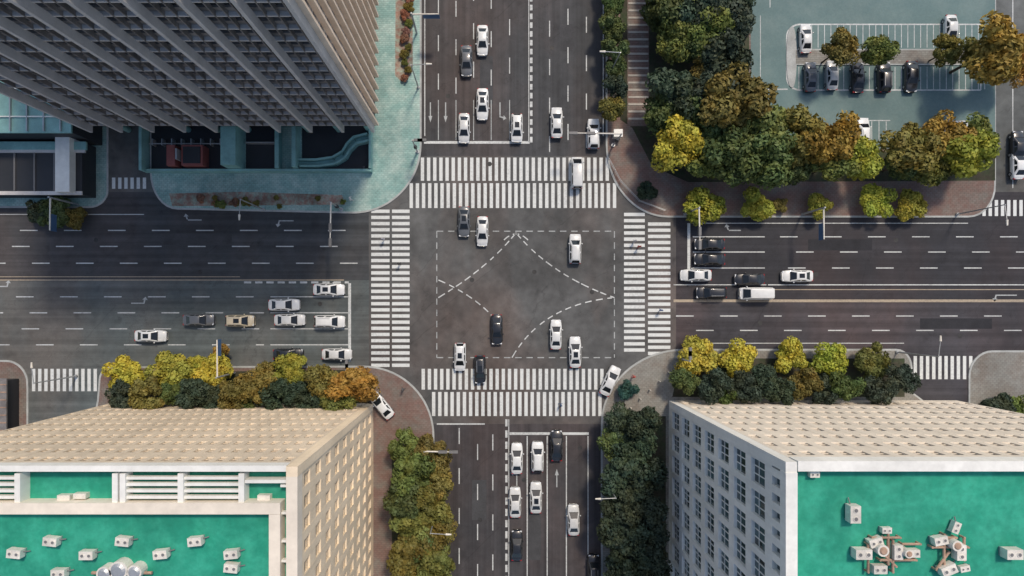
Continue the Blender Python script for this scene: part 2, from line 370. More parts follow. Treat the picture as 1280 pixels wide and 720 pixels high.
# ---------------------------------------------------------------- trees
def tree_mesh(name, seed, Rr, Ht, nleaf, clipped=False):
    rs=np.random.RandomState(seed); mb=MB()
    tz=Ht*0.42 if not clipped else Ht*0.25
    mb.cyl((0,0,-0.1),(0.05,0.03,tz),0.16,0.11,'bark',8)
    ncl=26 if not clipped else 20
    cl=[]
    for i in range(ncl):
        a=rs.rand()*6.283; rr=Rr*0.78*math.sqrt(rs.rand())*(0.75+0.35*rs.rand()); 
        hz=tz+(Ht-tz)*(0.25+0.6*rs.rand()*(1-0.55*(rr/Rr)**2))
        if clipped: hz=Ht*(0.45+0.3*rs.rand())
        cl.append((rr*math.cos(a),rr*math.sin(a),hz,Rr*(0.2+0.2*rs.rand()),rs.rand()))
    for c in cl[:9]:
        mb.cyl((0.05,0.03,tz*0.8),(c[0]*0.8,c[1]*0.8,c[2]),0.07,0.025,'bark',5,False)
    nb=len(mb.v)
    V=[];T=[]
    k=nleaf//ncl
    for c in cl:
        d=rs.randn(k,3); d[:,2]=np.abs(d[:,2])*1.0-0.25*rs.rand(k); d/=np.linalg.norm(d,axis=1)[:,None]
        rad=c[3]*(0.65+0.5*rs.rand(k))
        P=np.array(c[:3])+d*rad[:,None]*np.array([1,1,0.8])
        nrm=d+rs.randn(k,3)*0.55; nrm/=np.linalg.norm(nrm,axis=1)[:,None]
        t=np.cross(nrm,rs.randn(k,3)); t/=np.linalg.norm(t,axis=1)[:,None]; u=np.cross(nrm,t)
        s=(0.11+0.13*rs.rand(k))[:,None]
        q=np.stack([P-t*s*1.3,P-u*s*0.8,P+t*s*1.3,P+u*s*0.8],1)
        V.append(q.reshape(-1,3)); 
        tt=np.clip(0.28+0.4*c[4]+0.25*rs.rand(k)+0.12*(d[:,2]),0,1); T.append(np.repeat(tt,4))
    V=np.concatenate(V); T=np.concatenate(T); nl=len(V)//4
    verts=mb.v+[tuple(v) for v in V.tolist()]
    faces=mb.f+[(nb+4*i,nb+4*i+1,nb+4*i+2,nb+4*i+3) for i in range(nl)]
    me=bpy.data.meshes.new(name); me.from_pydata(verts,[],faces)
    me.materials.append(M['bark']); me.materials.append(M['leaf'])
    me.polygons.foreach_set('material_index',[0]*len(mb.f)+[1]*nl)
    at=me.attributes.new('tint','FLOAT','POINT'); at.data.foreach_set('value',[0.5]*nb+T.tolist())
    me.update(); return me
TM=[tree_mesh('tree_mesh',s,3.0,6.5,5200) for s in range(6)]
BM_=[tree_mesh('shrub_mesh',20+s,3.0,3.4,5200,True) for s in range(4)]
Yc=(0.33,0.30,0.05); YG=(0.23,0.255,0.045); Gc=(0.070,0.105,0.038); Dc=(0.038,0.060,0.040); Oc=(0.24,0.165,0.04); OG=(0.14,0.13,0.038); MG=(0.115,0.145,0.042)
def tree(px,py,r,col,name='tree',kind=None):
    ms = BM_ if kind=='s' else TM
    k=r/3.0; x,y=PZ(px,py,(2.8 if kind=='s' else 5.5*k))
    f=R.uniform(0.85,1.18); j=lambda c:c*f*R.uniform(0.93,1.07)
    inst(R.choice(ms),name,(x,y,0.12),R.uniform(0,6.28),(k*R.uniform(0.93,1.07),k*R.uniform(0.93,1.07),k*R.uniform(0.9,1.1)),(j(col[0]),j(col[1]),j(col[2])))
for a in ((880,256,3.1,YG),(950,254,2.7,YG),(983,254,1.3,OG),(1028,256,2.1,YG),(1100,253,2.9,YG),(1145,256,2.5,YG)): tree(*a,name='clipped_shrub',kind='s')
for a in ((873,448,3.2,Yc),(925,446,3.1,Yc),(988,445,2.9,Yc),(1040,447,2.9,YG),(1091,453,3.1,MG)): tree(*a,name='clipped_shrub',kind='s')
for a in ((893,482,2.6,Dc),(857,476,2.2,Gc),(935,484,2.6,Dc),(957,472,2.1,Dc),(1008,480,2.7,OG),(1060,482,2.7,Gc),(1103,486,2.6,Dc),(1130,474,2.5,Dc),(975,488,2.4,Dc),(1035,490,2.4,Dc),(910,492,2,Gc)): tree(*a)
for a in ((152,465,3.1,Yc),(208,463,3.4,YG),(264,465,3.3,Yc),(363,464,2.9,YG),(238,458,1.8,YG),(330,468,2,OG)): tree(*a,name='clipped_shrub',kind='s')
for a in ((318,482,3.1,OG),(290,494,2.7,OG),(400,476,3.1,OG),(441,484,3.4,Oc),(180,494,2.8,OG),(238,494,2.8,Dc),(345,494,2.8,Dc),(150,496,2.5,Dc),(380,496,2.8,Dc),(420,500,2.8,MG),(275,440,1.3,Oc),(215,494,2.3,Gc),(310,500,2.4,Gc),(265,500,2.3,Dc)): tree(*a)
for a in ((505,562,2.8,MG),(538,570,3.0,OG),(515,592,3.3,MG),(545,602,2.9,OG),(505,625,3.3,Gc),(537,635,3.4,OG),(515,660,3.3,MG),(545,672,2.8,OG),(510,698,3.4,OG),(542,706,3.2,MG),(520,735,3.4,OG),(550,745,3.2,MG),(525,615,2.8,Gc),(525,685,2.8,Gc)): tree(*a)
for a in ((775,530,2.8,Dc),(805,530,3.2,Dc),(765,556,2.6,Gc),(795,562,3.4,Dc),(780,595,3.4,Dc),(808,600,3.2,Dc),(775,630,3.2,Dc),(803,640,3.6,Dc),(780,668,3.5,Dc),(810,680,3.4,Dc),(790,705,3.7,Dc),(820,720,3.4,Dc),(775,735,3,Dc),(790,615,2.4,OG)): tree(*a)
for a in ((848,176,4.0,Yc),(832,148,2.6,Gc),(922,125,5.0,OG),(905,160,4,Gc),(885,138,4,Gc),(885,188,3.9,MG),(918,198,4.2,Gc),(955,160,4.2,MG),(965,198,4.2,Gc),(1005,168,4.4,OG),(1000,203,3.2,Gc),(1040,172,4.2,Oc),(1045,204,3.3,MG),(1080,198,3.6,YG),(1145,185,4.3,OG),(1190,172,4.0,Oc),(1215,193,4.0,YG),(1175,205,3.4,MG),(1225,172,3.4,MG),(1132,204,2.8,Gc),
          (1052,60,2.9,OG),(1103,62,2.7,MG),(1190,60,2.6,OG),(1248,60,4.7,Oc),(1272,80,2.8,Oc),(1215,66,2.2,OG)): tree(*a)
for i in range(46):
    px=R.uniform(826,926); py=R.uniform(-120,140)
    tree(px,py,R.uniform(2.2,4.0),R.choice([Dc,Dc,Gc,Gc,OG,MG]))
for py in range(-100,150,26): tree(767+R.uniform(-3,3),py,R.uniform(1.6,2.3),R.choice([Dc,Gc,OG]))
for a in ((65,266,2.8,Gc),(42,262,2.0,Dc),(85,270,1.8,OG),(1250,512,2.6,Dc),(1275,515,2.6,MG),(788,490,1.7,(0.03,0.08,0.07)),(812,236,1.6,Dc)): tree(*a,name='shrub',kind='s')
for i in range(16): tree(R.uniform(218,426),R.uniform(243,255),R.uniform(0.4,0.8),R.choice([(0.22,0.12,0.09),OG,MG]),name='shrub',kind='s')
for i in range(12): tree(505+R.uniform(-4,4),-20+i*10,R.uniform(0.5,0.9),R.choice([(0.22,0.12,0.09),OG,MG]),name='shrub',kind='s')

# ---------------------------------------------------------------- buildings
def facade(b, axis, const, sign, u0, u1, z0, z1, nf, nb, wall, glass, rec=0.35, sp=0.42, pw=0.22, mull=2, pout=0.0):
    def bx(ua,ub,da,db,za,zb,m):
        if axis=='x': b.box((ua,const+sign*da,za),(ub,const+sign*db,zb),m)
        else: b.box((const+sign*da,ua,za),(const+sign*db,ub,zb),m)
    bx(u0+0.1,u1-0.1,-rec-0.5,-rec,z0+0.05,z1-0.05,glass)
    fh=(z1-z0)/nf; bw=(u1-u0)/nb
    for i in range(nf+1):
        za=z0+i*fh-(fh*sp/2 if i else 0); zb=z0+i*fh+(fh*sp/2 if i<nf else 0)
        if zb>za: bx(u0,u1,-rec-0.2,0,za,zb,wall)
    for j in range(nb+1):
        c=u0+j*bw; w=bw*pw/2
        bx(max(u0,c-w)+0.004,min(u1,c+w)-0.004,-rec-0.15,0.012+pout,z0+0.003,z1-0.003,wall)
    for i in range(nf):
        za=z0+i*fh+fh*sp/2; zb=z0+(i+1)*fh-fh*sp/2
        for j in range(nb):
            ua=u0+j*bw+bw*pw/2; ub=u0+(j+1)*bw-bw*pw/2
            for k in range(1,mull):
                c=ua+(ub-ua)*k/mull; bx(c-0.05,c+0.05,-rec-0.05,-rec+0.08,za,zb,wall)
            bx(ua,ub,-rec-0.05,-rec+0.06,za+(zb-za)*0.35-0.035,za+(zb-za)*0.35+0.035,wall)
            bx(ua-0.05,ub+0.05,-0.1,0.05,za-0.10,za-0.004,wall)
def ac_unit(x,y,z,s=1.0,rot=0,name='air_conditioning_unit'):
    b=MB(); b.box((-0.9*s,-0.55*s,0.15),(0.9*s,0.55*s,1.1*s),'unit')
    for fx in (-0.45,0.45):
        b.cyl((fx*s,0,1.1*s),(fx*s,0,1.16*s),0.30*s,0.28*s,'unit',12); b.cyl((fx*s,0,1.162*s),(fx*s,0,1.17*s),0.2*s,0.2*s,'grey',12)
    for fx in (-0.8,0.8): b.box((fx*s-0.05,-0.5*s,-0.05),(fx*s+0.05,0.5*s,0.15),'steel')
    b.cyl((0.9*s,0.2*s,0.4),(1.5*s,0.2*s,0.1),0.06,0.06,'grey',6)
    o=b.obj(name,loc=(x,y,z)); o.rotation_euler=(0,0,rot); return o
ZR=36.0
# -- lower right building
e=empty('office_building')
x0,y1=PZ(985,578,ZR); x1=G(1195,0)[0]; y0=-62.0
b=MB(); b.box((x0+0.9,y0+0.9,0.1),(x1-0.9,y1-0.9,34.7),'wallW'); b.obj('core',e)
b=MB(); facade(b,'y',x0,-1,y0,y1-1.0,1.2,32.2,7,13,'wallW','gl',rec=0.35,sp=0.34,pw=0.24,mull=3)
b.box((x0-0.02,y0,0.1),(x0+0.9,y1,1.2),'wallW'); b.box((x0-0.16,y1-1.0,1.2),(x0+0.9,y1+0.02,35.9),'wallW')
b.box((x0-0.03,y0,32.2),(x0+0.9,y1-1.0,33.0),'wallW')
n=26; L=(y1-1.0-y0)/n
for i in range(n): b.box((x0-0.03,y0+i*L+L*0.36,33.0),(x0+0.5,y0+i*L+L*0.84,34.9),'wallW')
b.box((x0+0.5,y0,33.0),(x0+0.9,y1-1.0,34.9),'gl'); b.box((x0-0.2,y0,34.9),(x0+0.9,y1-1.0,36.0),'wallW')
b.obj('west_wall',e)
b=MB(); facade(b,'x',y1,1,x0+0.95,x1,1.2,34.4,9,24,'wallC','glb',rec=0.14,sp=0.6,pw=0.5,mull=1,pout=0.0)
b.box((x0+0.95,y1-0.9,0.1),(x1,y1+0.02,1.2),'wallC'); b.box((x0+0.95,y1-0.85,34.4),(x1,y1+0.12,36.0),'wallW'); b.obj('north_wall',e)
b=MB(); b.box((x1-0.9,y0,0.1),(x1+0.02,y1-0.9,36),'wallC'); b.box((x0+0.95,y0,0.1),(x1-0.95,y0+0.9,36),'wallC'); b.obj('rear_walls',e)
b=MB(); b.box((x0+0.903,y0+0.9,34.7),(x1-0.903,y1-0.903,34.8),'roofG'); b.obj('roof',e)
for (px,py,s,r) in ((1067,642,0.9,1.57),(1078,692,0.85,0),(1095,678,0.7,0.3),(1122,690,0.75,1.57),(1142,692,0.65,0),(1176,676,0.7,0.2),(1200,690,0.8,1.57),(1196,660,0.6,1.2),(1266,692,0.85,0),(1100,712,0.7,0),(1185,712,0.8,0.4),(1110,664,0.5,0),(1208,712,0.5,0.2)): ac_unit(*PZ(px,py,35.5),34.85,s,r)
ac_unit(*PZ(1016,592,35),34.85,0.5,0,'roof_vent')
b=MB()
for (pa,pb) in (((1085,680),(1085,715)),((1090,672),(1125,672)),((1110,668),(1110,705)),((1128,680),(1150,680)),((1180,668),(1180,705)),((1165,684),(1210,684)),((1205,672),(1205,700)),((1100,700),(1145,700)),((1172,672),(1195,672)),((1116,676),(1116,715)),((1095,684),(1120,708)),((1186,690),(1170,712))):
    p=PZ(*pa,35.3);q=PZ(*pb,35.3); b.cyl((*p,35.3),(*q,35.3),0.12,0.12,'rust',8)
    b.cyl((*p,34.8),(*p,35.4),0.11,0.11,'rust',8); b.cyl((*q,34.8),(*q,35.4),0.11,0.11,'rust',8)
for (px,py,r) in ((1100,686,0.55),(1192,680,0.5),(1132,690,0.4)):
    p=PZ(px,py,35.5); b.cyl((*p,34.8),(*p,36.0),r,r,'unit',14); b.cyl((*p,36.0),(*p,36.1),r*0.7,r*0.5,'rust',14)
b.obj('rooftop_pipework')

# -- lower left building
e=empty('office_building')
x1,y1=PZ(370,584,ZR); x0=G(138,0)[0]; y0=-62.0
b=MB(); b.box((x0+0.9,y0+0.9,0.1),(x1-0.9,y1-0.9,34.2),'wallB'); b.obj('core',e)
b=MB(); facade(b,'x',y1,1,x0,x1-0.95,1.2,34.8,10,30,'wallB','glb',rec=0.13,sp=0.6,pw=0.5,mull=1,pout=0.0)
b.box((x0,y1-0.9,0.1),(x1-0.95,y1+0.02,1.2),'wallB'); b.box((x0,y1-0.45,34.8),(x1-0.95,y1+0.12,35.9),'wallW'); b.obj('north_wall',e)
b=MB(); facade(b,'y',x1,1,y0,y1-0.9,1.2,34.6,9,20,'wallE','glb',rec=0.2,sp=0.55,pw=0.42,mull=1,pout=0.0)
b.box((x1-0.93,y0,0.1),(x1+0.02,y1,1.2),'wallE'); b.box((x1-0.93,y1-0.9,1.2),(x1+0.15,y1+0.05,36.0),'wallE'); b.box((x1-0.93,y0,34.6),(x1+0.13,y1-0.9,36.0),'wallC'); b.obj('east_wall',e)
b=MB(); b.box((x0-0.02,y0,0.1),(x0+0.9,y1-0.92,36),'wallB'); b.box((x0+0.95,y0,0.1),(x1-0.95,y0+0.9,36),'wallB'); b.obj('rear_walls',e)
b=MB(); b.box((x0+0.903,y0+0.9,34.2),(x1-0.933,y1-0.903,34.5),'roofG')
def rb(pa,pb,za,zb,m,zt=None):
    p=PZ(*pa,zt or zb); q=PZ(*pb,zt or zb); b.box((p[0],p[1],za),(q[0],q[1],zb),m)
b.obj('lower_roof',e)
b=MB(); rb((-60,642),(337,900),34.5,34.9,'roofG'); b.obj('upper_roof',e)
b=MB()
rb((-60,629),(350,643),34.5,35.9,'wallC'); rb((336,643.3),(350,900),34.5,35.9,'wallC')
for (xa,xb) in ((-60,18),(158,298)):
    for y in (596,604,612,620): rb((xa,y),(xb,y+3.5),35.0,35.5,'wallW')
for xa in (18,140,149.5,222,298): rb((xa,592),(xa+7,628.5),34.5,35.7,'wallW')
for y in (606,640,675,700): rb((350.4,y),(361,y+3),35.0,35.5,'wallW')
rb((306,600),(360,604),34.5,35.6,'wallW')
for (px,py) in ((80,622),(100,620),(330,622)):
    p=PZ(px,py,35); b.box((p[0]-0.6,p[1]-0.25,34.5),(p[0]+0.6,p[1]+0.25,35.1),'unit')
b.obj('roof_parapets',e)
for (px,py) in ((65,676),(155,676),(245,676),(20,691),(110,693),(202,692),(290,692),(290,709),(75,716),(-20,676)): ac_unit(*PZ(px,py,35.4),34.95,0.72,R.choice([0,0.1,-0.1]))
b=MB()
for (px,py,r) in ((132,716,0.7),(150,712,0.9),(170,714,0.7)):
    p=PZ(px,py,35.6); b.cyl((*p,34.9),(*p,35.9),r,r,'unit',16); b.cyl((*p,35.9),(*p,36.05),r*0.8,r*0.5,'steel',16)
p=PZ(115,716,35.3);q=PZ(190,716,35.3); b.cyl((*p,35.3),(*q,35.3),0.15,0.15,'rust',8); b.obj('rooftop_ventilator')

# -- tower
e=empty('office_tower')
tx1,ty0=PZ(468,157,6.0); tx0=PZ(112,150,6.0)[0]; ty1=ty0+46; TT=42.5
b=MB(); b.box((tx0+0.6,ty0+0.6,6.2),(tx1-0.6,ty1-0.6,TT-0.5),'gld'); b.box((tx0,ty0,5.7),(tx1,ty1,6.2),'dark')
b.box((tx0+8,ty0+8,0.1),(tx1-3,ty1-3,5.7),'dark'); b.obj('core',e)
b=MB(); nf=15; fh=(TT-6.2)/nf
for i in range(nf+1):
    z=6.2+i*fh; b.box((tx0+0.05,ty0-0.05,z-0.11),(tx1-0.05,ty1-0.05,z+0.10),'fin')
    if i<nf: b.box((tx0+0.35,ty0+0.35,z+0.12),(tx1-0.35,ty1-0.35,z+0.8),'finD')
b.obj('floor_bands',e)
b=MB(); nb_=9; w=(tx1-tx0)/nb_
for j in range(nb_+1):
    c=tx0+j*w; c=min(max(c,tx0+0.2),tx1-0.2)
    b.box((c-0.2,ty0-1.0,5.9),(c+0.2,ty0+0.05,TT+0.6),'fin')
    for k in (1,2,3):
        if j<nb_: cc=c+k*w/4; b.box((cc-0.05,ty0-0.12,6.2),(cc+0.05,ty0+0.5,TT),'finD')
b.obj('south_fins',e)
b=MB(); n=26; w=(ty1-ty0)/n
for j in range(n+1):
    c=ty0+0.2+j*(w-0.015); b.box((tx1-0.04,c-0.17,5.9),(tx1+0.6,c+0.17,TT+0.6),'finB')
b.obj('east_fins',e)
b=MB(); n=24; w=(ty1-ty0)/n
for j in range(n+1):
    c=ty0+0.2+j*(w-0.02); b.box((tx0-0.75,c-0.15,5.9),(tx0+0.04,c+0.15,TT+0.6),'fin')
b.box((tx0,ty0,TT+0.2),(tx1,ty1,TT+0.5),'roofC'); b.obj('roof_and_west_fins',e)
b=MB()
for j in range(9):
    c=tx0+2+j*((tx1-tx0-4)/8)
    if j in (1,): continue
    b.cyl((c,ty0+1.2,0.1),(c,ty0+1.2,5.7),0.45,0.45,'teal',14)
b.obj('columns',e)
b=MB()
def gb(pa,pb,za,zb,m): p=G(*pa);q=G(*pb); b.box((p[0],p[1],za),(q[0],q[1],zb),m)
gb((190,130),(288,213),0.134,0.16,'dark'); gb((308,130),(347,213),0.134,0.16,'dark'); gb((378,130),(463,213),0.134,0.16,'dark')  # flat near-black slabs: shade of the sunken entrance openings put into colour
b.obj('forecourt_shade_panels')
e=empty('entrance_podium'); b=MB()
gb((188,213.5),(466,216.5),0.13,1.3,'teal'); gb((184,150),(187.5,216.5),0.13,2.2,'teal')
gb((289,140),(307,213),0.13,3.6,'teal'); gb((348,140),(353,213),0.13,1.6,'teal'); gb((371,140),(376,213),0.13,2.4,'teal'); gb((463.5,150),(466,213),0.13,1.6,'teal')
b.obj('walls',e); b=MB()
gb((218,186),(228,211),0.16,2.2,'red'); gb((236,186),(262,211),0.16,2.2,'red'); gb((232,192),(234,205),0.16,3,'steel')
gb((238.5,188.5),(259.5,208.5),2.2,2.35,'dark')
for x in range(195,288,12): gb((x,176),(x+1.2,184),0.16,1.2,'steel')
gb((192,182),(286,183),1.2,1.3,'steel'); gb((310,180),(346,181),0.16,1.2,'steel')
b.obj('entrance_boxes',e); b=MB()
pts=[(376,206),(400,206),(420,203),(432,196),(438,186),(446,178),(463,174)]
for q,r in zip(pts,pts[1:]):
    for o_,w_,h_ in ((-4,0.3,1.4),(4,0.3,1.4),(0,0.95,0.5)):
        (ax,ay),(bx_,by)=G(q[0]+ (o_*0.4),q[1]+o_),G(r[0]+(o_*0.4),r[1]+o_)
        d=Vector((bx_-ax,by-ay)).normalized(); nn=Vector((-d.y,d.x))*w_/2
        P=[(ax-nn.x,ay-nn.y),(bx_-nn.x,by-nn.y),(bx_+nn.x,by+nn.y),(ax+nn.x,ay+nn.y)]
        b.face([(*p,h_) for p in P],'teal')
        b.face([(*P[0],0.1),(*P[1],0.1),(*P[1],h_),(*P[0],h_)],'teal'); b.face([(*P[2],0.1),(*P[3],0.1),(*P[3],h_),(*P[2],h_)],'teal')
b.obj('curved_ramp',e)
# left low building
e=empty('glass_roof_building'); b=MB()
xl=-125; xr=PZ(88,0,7)[0]; yt=PZ(0,100,8)[1]+20; ys=PZ(0,243,3)[1]
ymid=PZ(0,165,7)[1]
b.box((xl,ymid,0.1),(xr,yt,7.0),'dark'); b.box((xl,ymid-0.2,7.0),(xr+0.3,yt,7.3),'teal'); b.obj('main_volume',e)
b=MB()
for i in range(26): b.box((xr-1-i*2.4,ymid,7.3),(xr-1.15-i*2.4,yt,7.6),'steel')
for i in range(5): b.box((xl,ymid+2+i*4,7.35),(xr,ymid+2.15+i*4,7.55),'wallW')
b.obj('roof_ribs',e); b=MB()
b.box((xl,ys,0.1),(xr-1,ymid-0.3,3.2),'dark'); b.box((xl,ys+6.2,3.2),(xr-0.4,ys+7.6,3.5),'fin'); b.box((xl,ys-0.15,3.2),(xr-0.9,ys+0.4,3.45),'fin')
for i in range(20): b.box((xr-2-i*3,ys+0.5,3.2),(xr-2.2-i*3,ymid-0.4,3.38),'grey')
b.box((xl,ymid-1.6,3.2),(xr-0.2,ymid-0.4,3.6),'teal'); b.obj('front_canopy',e)
b=MB()
b.box((G(96,0)[0],G(0,247)[1],0.1),(G(113,0)[0],G(0,160)[1],4.5),'wallW'); b.obj('boundary_wall')
e=empty('guard_booth'); b=MB(); 
a=G(-40,545);c=G(28,470); b.box((a[0]+0.4,a[1]+0.4,0.1),(c[0]-0.4,c[1]-0.4,2.8),'dark'); b.box((a[0],a[1],2.8),(c[0],c[1],3.0),'finD')
for i in range(8): b.box((a[0],a[1]+0.3+i*1.15,3.0),(c[0],a[1]+0.45+i*1.15,3.08),'rust')
b.obj('booth',e)

# ---------------------------------------------------------------- vehicles
def car_mesh(name, L=4.7, W=1.84, kind='sedan', sunroof=False):
    b=MB(); hl=L/2
    if kind=='sedan':
        secs=[(-hl,0.70,0.80),(-hl+0.12,0.86,0.90),(-hl+0.5,0.95,0.98),(-hl+1.1,1,1.0),(-0.6,1,0.98),(0.5,1,0.97),(hl-1.3,1,0.94),(hl-0.6,0.95,0.86),(hl-0.18,0.84,0.74),(hl,0.66,0.62)]
        gb0,gt0,gt1,gb1,zt=-hl+0.62,-hl+1.35,0.35,1.15,1.45
    elif kind=='suv':
        secs=[(-hl,0.84,0.9),(-hl+0.12,0.93,1.02),(-hl+0.5,0.98,1.08),(-1,1,1.08),(0.5,1,1.06),(hl-1.1,1,1.04),(hl-0.5,0.97,0.98),(hl-0.15,0.88,0.86),(hl,0.74,0.72)]
        gb0,gt0,gt1,gb1,zt=-hl+0.12,-hl+0.5,0.5,1.2,1.68
    else:
        secs=[(-hl,0.92,1.1),(-hl+0.1,0.97,1.2),(-1,1,1.22),(0.5,1,1.2),(hl-0.7,1,1.15),(hl-0.2,0.95,1.0),(hl,0.85,0.8)]
        gb0,gt0,gt1,gb1,zt=-hl+0.06,-hl+0.2,hl-1.3,hl-0.5,1.95
    hw=W/2; n0=len(b.v); k=b.mi('paint'); ring=[]
    for (y,wf,zt_) in secs:
        h=hw*wf
        pts=[(h*0.9,0.22),(h,0.35),(h,zt_-0.22),(h*0.95,zt_-0.07),(h*0.8,zt_),(0,zt_+0.03)]
        full=pts+[(-x,z) for x,z in pts[-2::-1]]
        ring.append(len(full)); b.v += [(x,y,z) for x,z in full]
    m=ring[0]
    for i in range(len(secs)-1):
        for j in range(m-1):
            a=n0+i*m+j; b.f.append((a,a+1,a+m+1,a+m)); b.m.append(k)
        a=n0+i*m; b.f.append((a,a+m,a+2*m-1,a+m-1)); b.m.append(k)
    b.f.append(tuple(n0+j for j in range(m))); b.m.append(k)
    b.f.append(tuple(n0+(len(secs)-1)*m+m-1-j for j in range(m))); b.m.append(k)
    zb=secs[3][2]-0.02; wb=hw*0.88; wt=hw*(0.68 if kind!='van' else 0.78)
    def ringp(z,y0_,y1_,w,r=0.12,c=0):
        return [(-w,y0_+r,z),(-w+r,y0_-c,z),(w-r,y0_-c,z),(w,y0_+r,z),(w,y1_-r,z),(w-r,y1_+c,z),(-w+r,y1_+c,z),(-w,y1_-r,z)]
    r0=ringp(zb,gb0,gb1,wb,0.12,0.06); r1=ringp(zt-0.07,gt0,gt1,wt+0.02,0.12,0.04); r2=ringp(zt,gt0+0.12,gt1-0.12,wt-0.1,0.1,0.0)
    for A,B_ in ((r0,r1),(r1,r2)):
        for j in range(8):
            q=(j+1)%8; b.face([A[j],A[q],B_[q],B_[j]],'paint')
    b.face(r2,'paint')
    def panel(p,inset,m,off=0.012):
        P=[Vector(x) for x in p]; c=sum(P,Vector())/4; nrm=(P[1]-P[0]).cross(P[3]-P[0]).normalized()
        if nrm.z<0: nrm=-nrm
        b.face([tuple(x+(c-x)*inset+nrm*off) for x in P],m)
    panel([r0[1],r0[2],r1[2],r1[1]],0.08,'cglass'); panel([r0[5],r0[6],r1[6],r1[5]],0.05,'cglass')
    for s in (0,1):
        a0,a1=(r0[3],r0[4]) if s==0 else (r0[7],r0[0]); c0,c1=(r1[3],r1[4]) if s==0 else (r1[7],r1[0])
        A=Vector(a0);B2=Vector(a1);C0=Vector(c0);C1=Vector(c1)
        for f0,f1 in ((0.04,0.47),(0.52,0.95)):
            b_=[A.lerp(B2,f0),A.lerp(B2,f1),C0.lerp(C1,f1),C0.lerp(C1,f0)]
            c=sum(b_,Vector())/4; out=Vector((1 if c.x>0 else -1,0,0.35)).normalized()
            b.face([tuple(x+(c-x)*0.12+out*0.015) for x in b_],'cglass')
    for sx in (-1,1):
        for wy in (-hl+0.85,hl-0.9):
            b.cyl((sx*(hw-0.2),wy,0.32),(sx*(hw+0.015),wy,0.32),0.33,0.33,'rubber',14); b.cyl((sx*(hw+0.015),wy,0.32),(sx*(hw+0.025),wy,0.32),0.2,0.18,'steel',10)
        yf=secs[-2][0]; zf=secs[-2][2]
        b.box((sx*hw*0.5,yf-0.1,zf-0.12),(sx*hw*0.84,yf+0.1,zf-0.0),'head')
        yr=secs[1][0]; zr=secs[1][2]
        b.box((sx*hw*0.52,yr-0.13,zr-0.28),(sx*hw*0.86,yr+0.06,zr-0.06),'tail')
        b.box((sx*(hw-0.02),gb1-0.5,zb-0.06),(sx*(hw+0.17),gb1-0.34,zb+0.1),'paint')
    b.box((-wb*0.85,gb1-0.02,zb-0.01),(wb*0.85,gb1+0.10,zb+0.035),'rubber')
    b.box((-hw*0.5,hl-0.06,0.38),(hw*0.5,hl+0.02,0.55),'rubber'); b.box((-0.26,-hl-0.02,0.6),(0.26,-hl+0.02,0.72),'blue')
    b.box((-hw*0.7,-hl-0.01,0.25),(hw*0.7,-hl+0.05,0.4),'rubber')
    if sunroof: b.box((-wt*0.55,gt1-1.15,zt-0.01),(wt*0.55,gt1-0.3,zt+0.008),'cglass')
    if kind=='suv':
        for sx in (-1,1): b.box((sx*(wt-0.12),gt0+0.2,zt),(sx*(wt-0.16),gt1-0.2,zt+0.05),'steel')
    me=b.mesh(name)
    bm=bmesh.new(); bm.from_mesh(me); bmesh.ops.remove_doubles(bm, verts=bm.verts, dist=0.0005); bm.to_mesh(me); bm.free()
    for p in me.polygons:
        if p.material_index==0: p.use_smooth=True
    return me
CM={'s':car_mesh('sedan'),'t':car_mesh('sedan_sunroof',4.8,1.86,'sedan',True),'u':car_mesh('suv',4.65,1.9,'suv'),'v':car_mesh('van',5.0,1.9,'van'),'h':car_mesh('hatchback',4.3,1.8,'suv',True)}
Wh=(0.70,0.72,0.71); Bk=(0.020,0.022,0.026); Gy=(0.12,0.13,0.14); Si=(0.46,0.48,0.48); Cr=(0.60,0.53,0.38)
def car(px,py,ang,kind='s',col=Wh,parked=False,z=0.011):
    x,y=PZ(px,py,0.8)
    if col is Wh: f=R.uniform(0.85,1.08); col=(Wh[0]*f,Wh[1]*f,Wh[2]*f)
    inst(CM[kind],{'v':'van','u':'suv_car'}.get(kind,'car') if not parked else 'parked_car',(x,y,z),math.radians(ang)+R.uniform(-0.015,0.015),R.uniform(0.97,1.02),col)
for a in ((603,50,180,'s'),(583,76,180,'s',Gy),(603,130,180,'t'),(580,160,180,'s'),(646,160,180,'h'),(696,153,0,'s'),(742,167,0,'u'),(721,216,0,'v'),
          (580,277,180,'t',Gy),(603,289,180,'s'),(719,311,0,'u'),(621,412,180,'s',Bk),(695,418,0,'s'),(719,440,0,'t'),(575,446,180,'h'),(600,462,180,'h',Bk),(763,476,-25,'s'),(477,507,40,'s',Wh,False,0.14),
          (188,420,-90,'t'),(248,400,-90,'s',Gy),(300,401,-90,'h',Cr),(355,381,-90,'s'),(362,400,-90,'s'),(411,362,-90,'t'),(412,402,-90,'u'),(421,443,-90,'s'),(360,443,-90,'s',Bk),
          (870,344,90,'s'),(937,349,90,'s',Bk),(997,345,90,'t'),(889,366,90,'u',Bk),(945,367,90,'v'),(887,305,90,'s',Bk),(887,324,90,'s',Bk),
          (646,573,0,'s'),(672,571,0,'u'),(696,557,0,'s',Bk),(644,628,0,'s'),(670,622,0,'t'),(646,682,0,'s',Bk),(717,650,0,'s'),(742,712,0,'u',Bk)): car(*a)
for a in ((1007,48,0,'s',Wh),(1188,38,180,'s',Wh),(1040,94,0,'s',Si),(1072,97,0,'s',Bk),(1105,97,0,'u',Bk),(1139,96,180,'s',Bk),(1013,96,0,'s',Gy),(1190,158,90,'s',Wh),(1078,166,0,'u',Wh),(1272,182,0,'s',Bk),(1272,205,0,'s',Wh)): car(*a,parked=True,z=0.14)

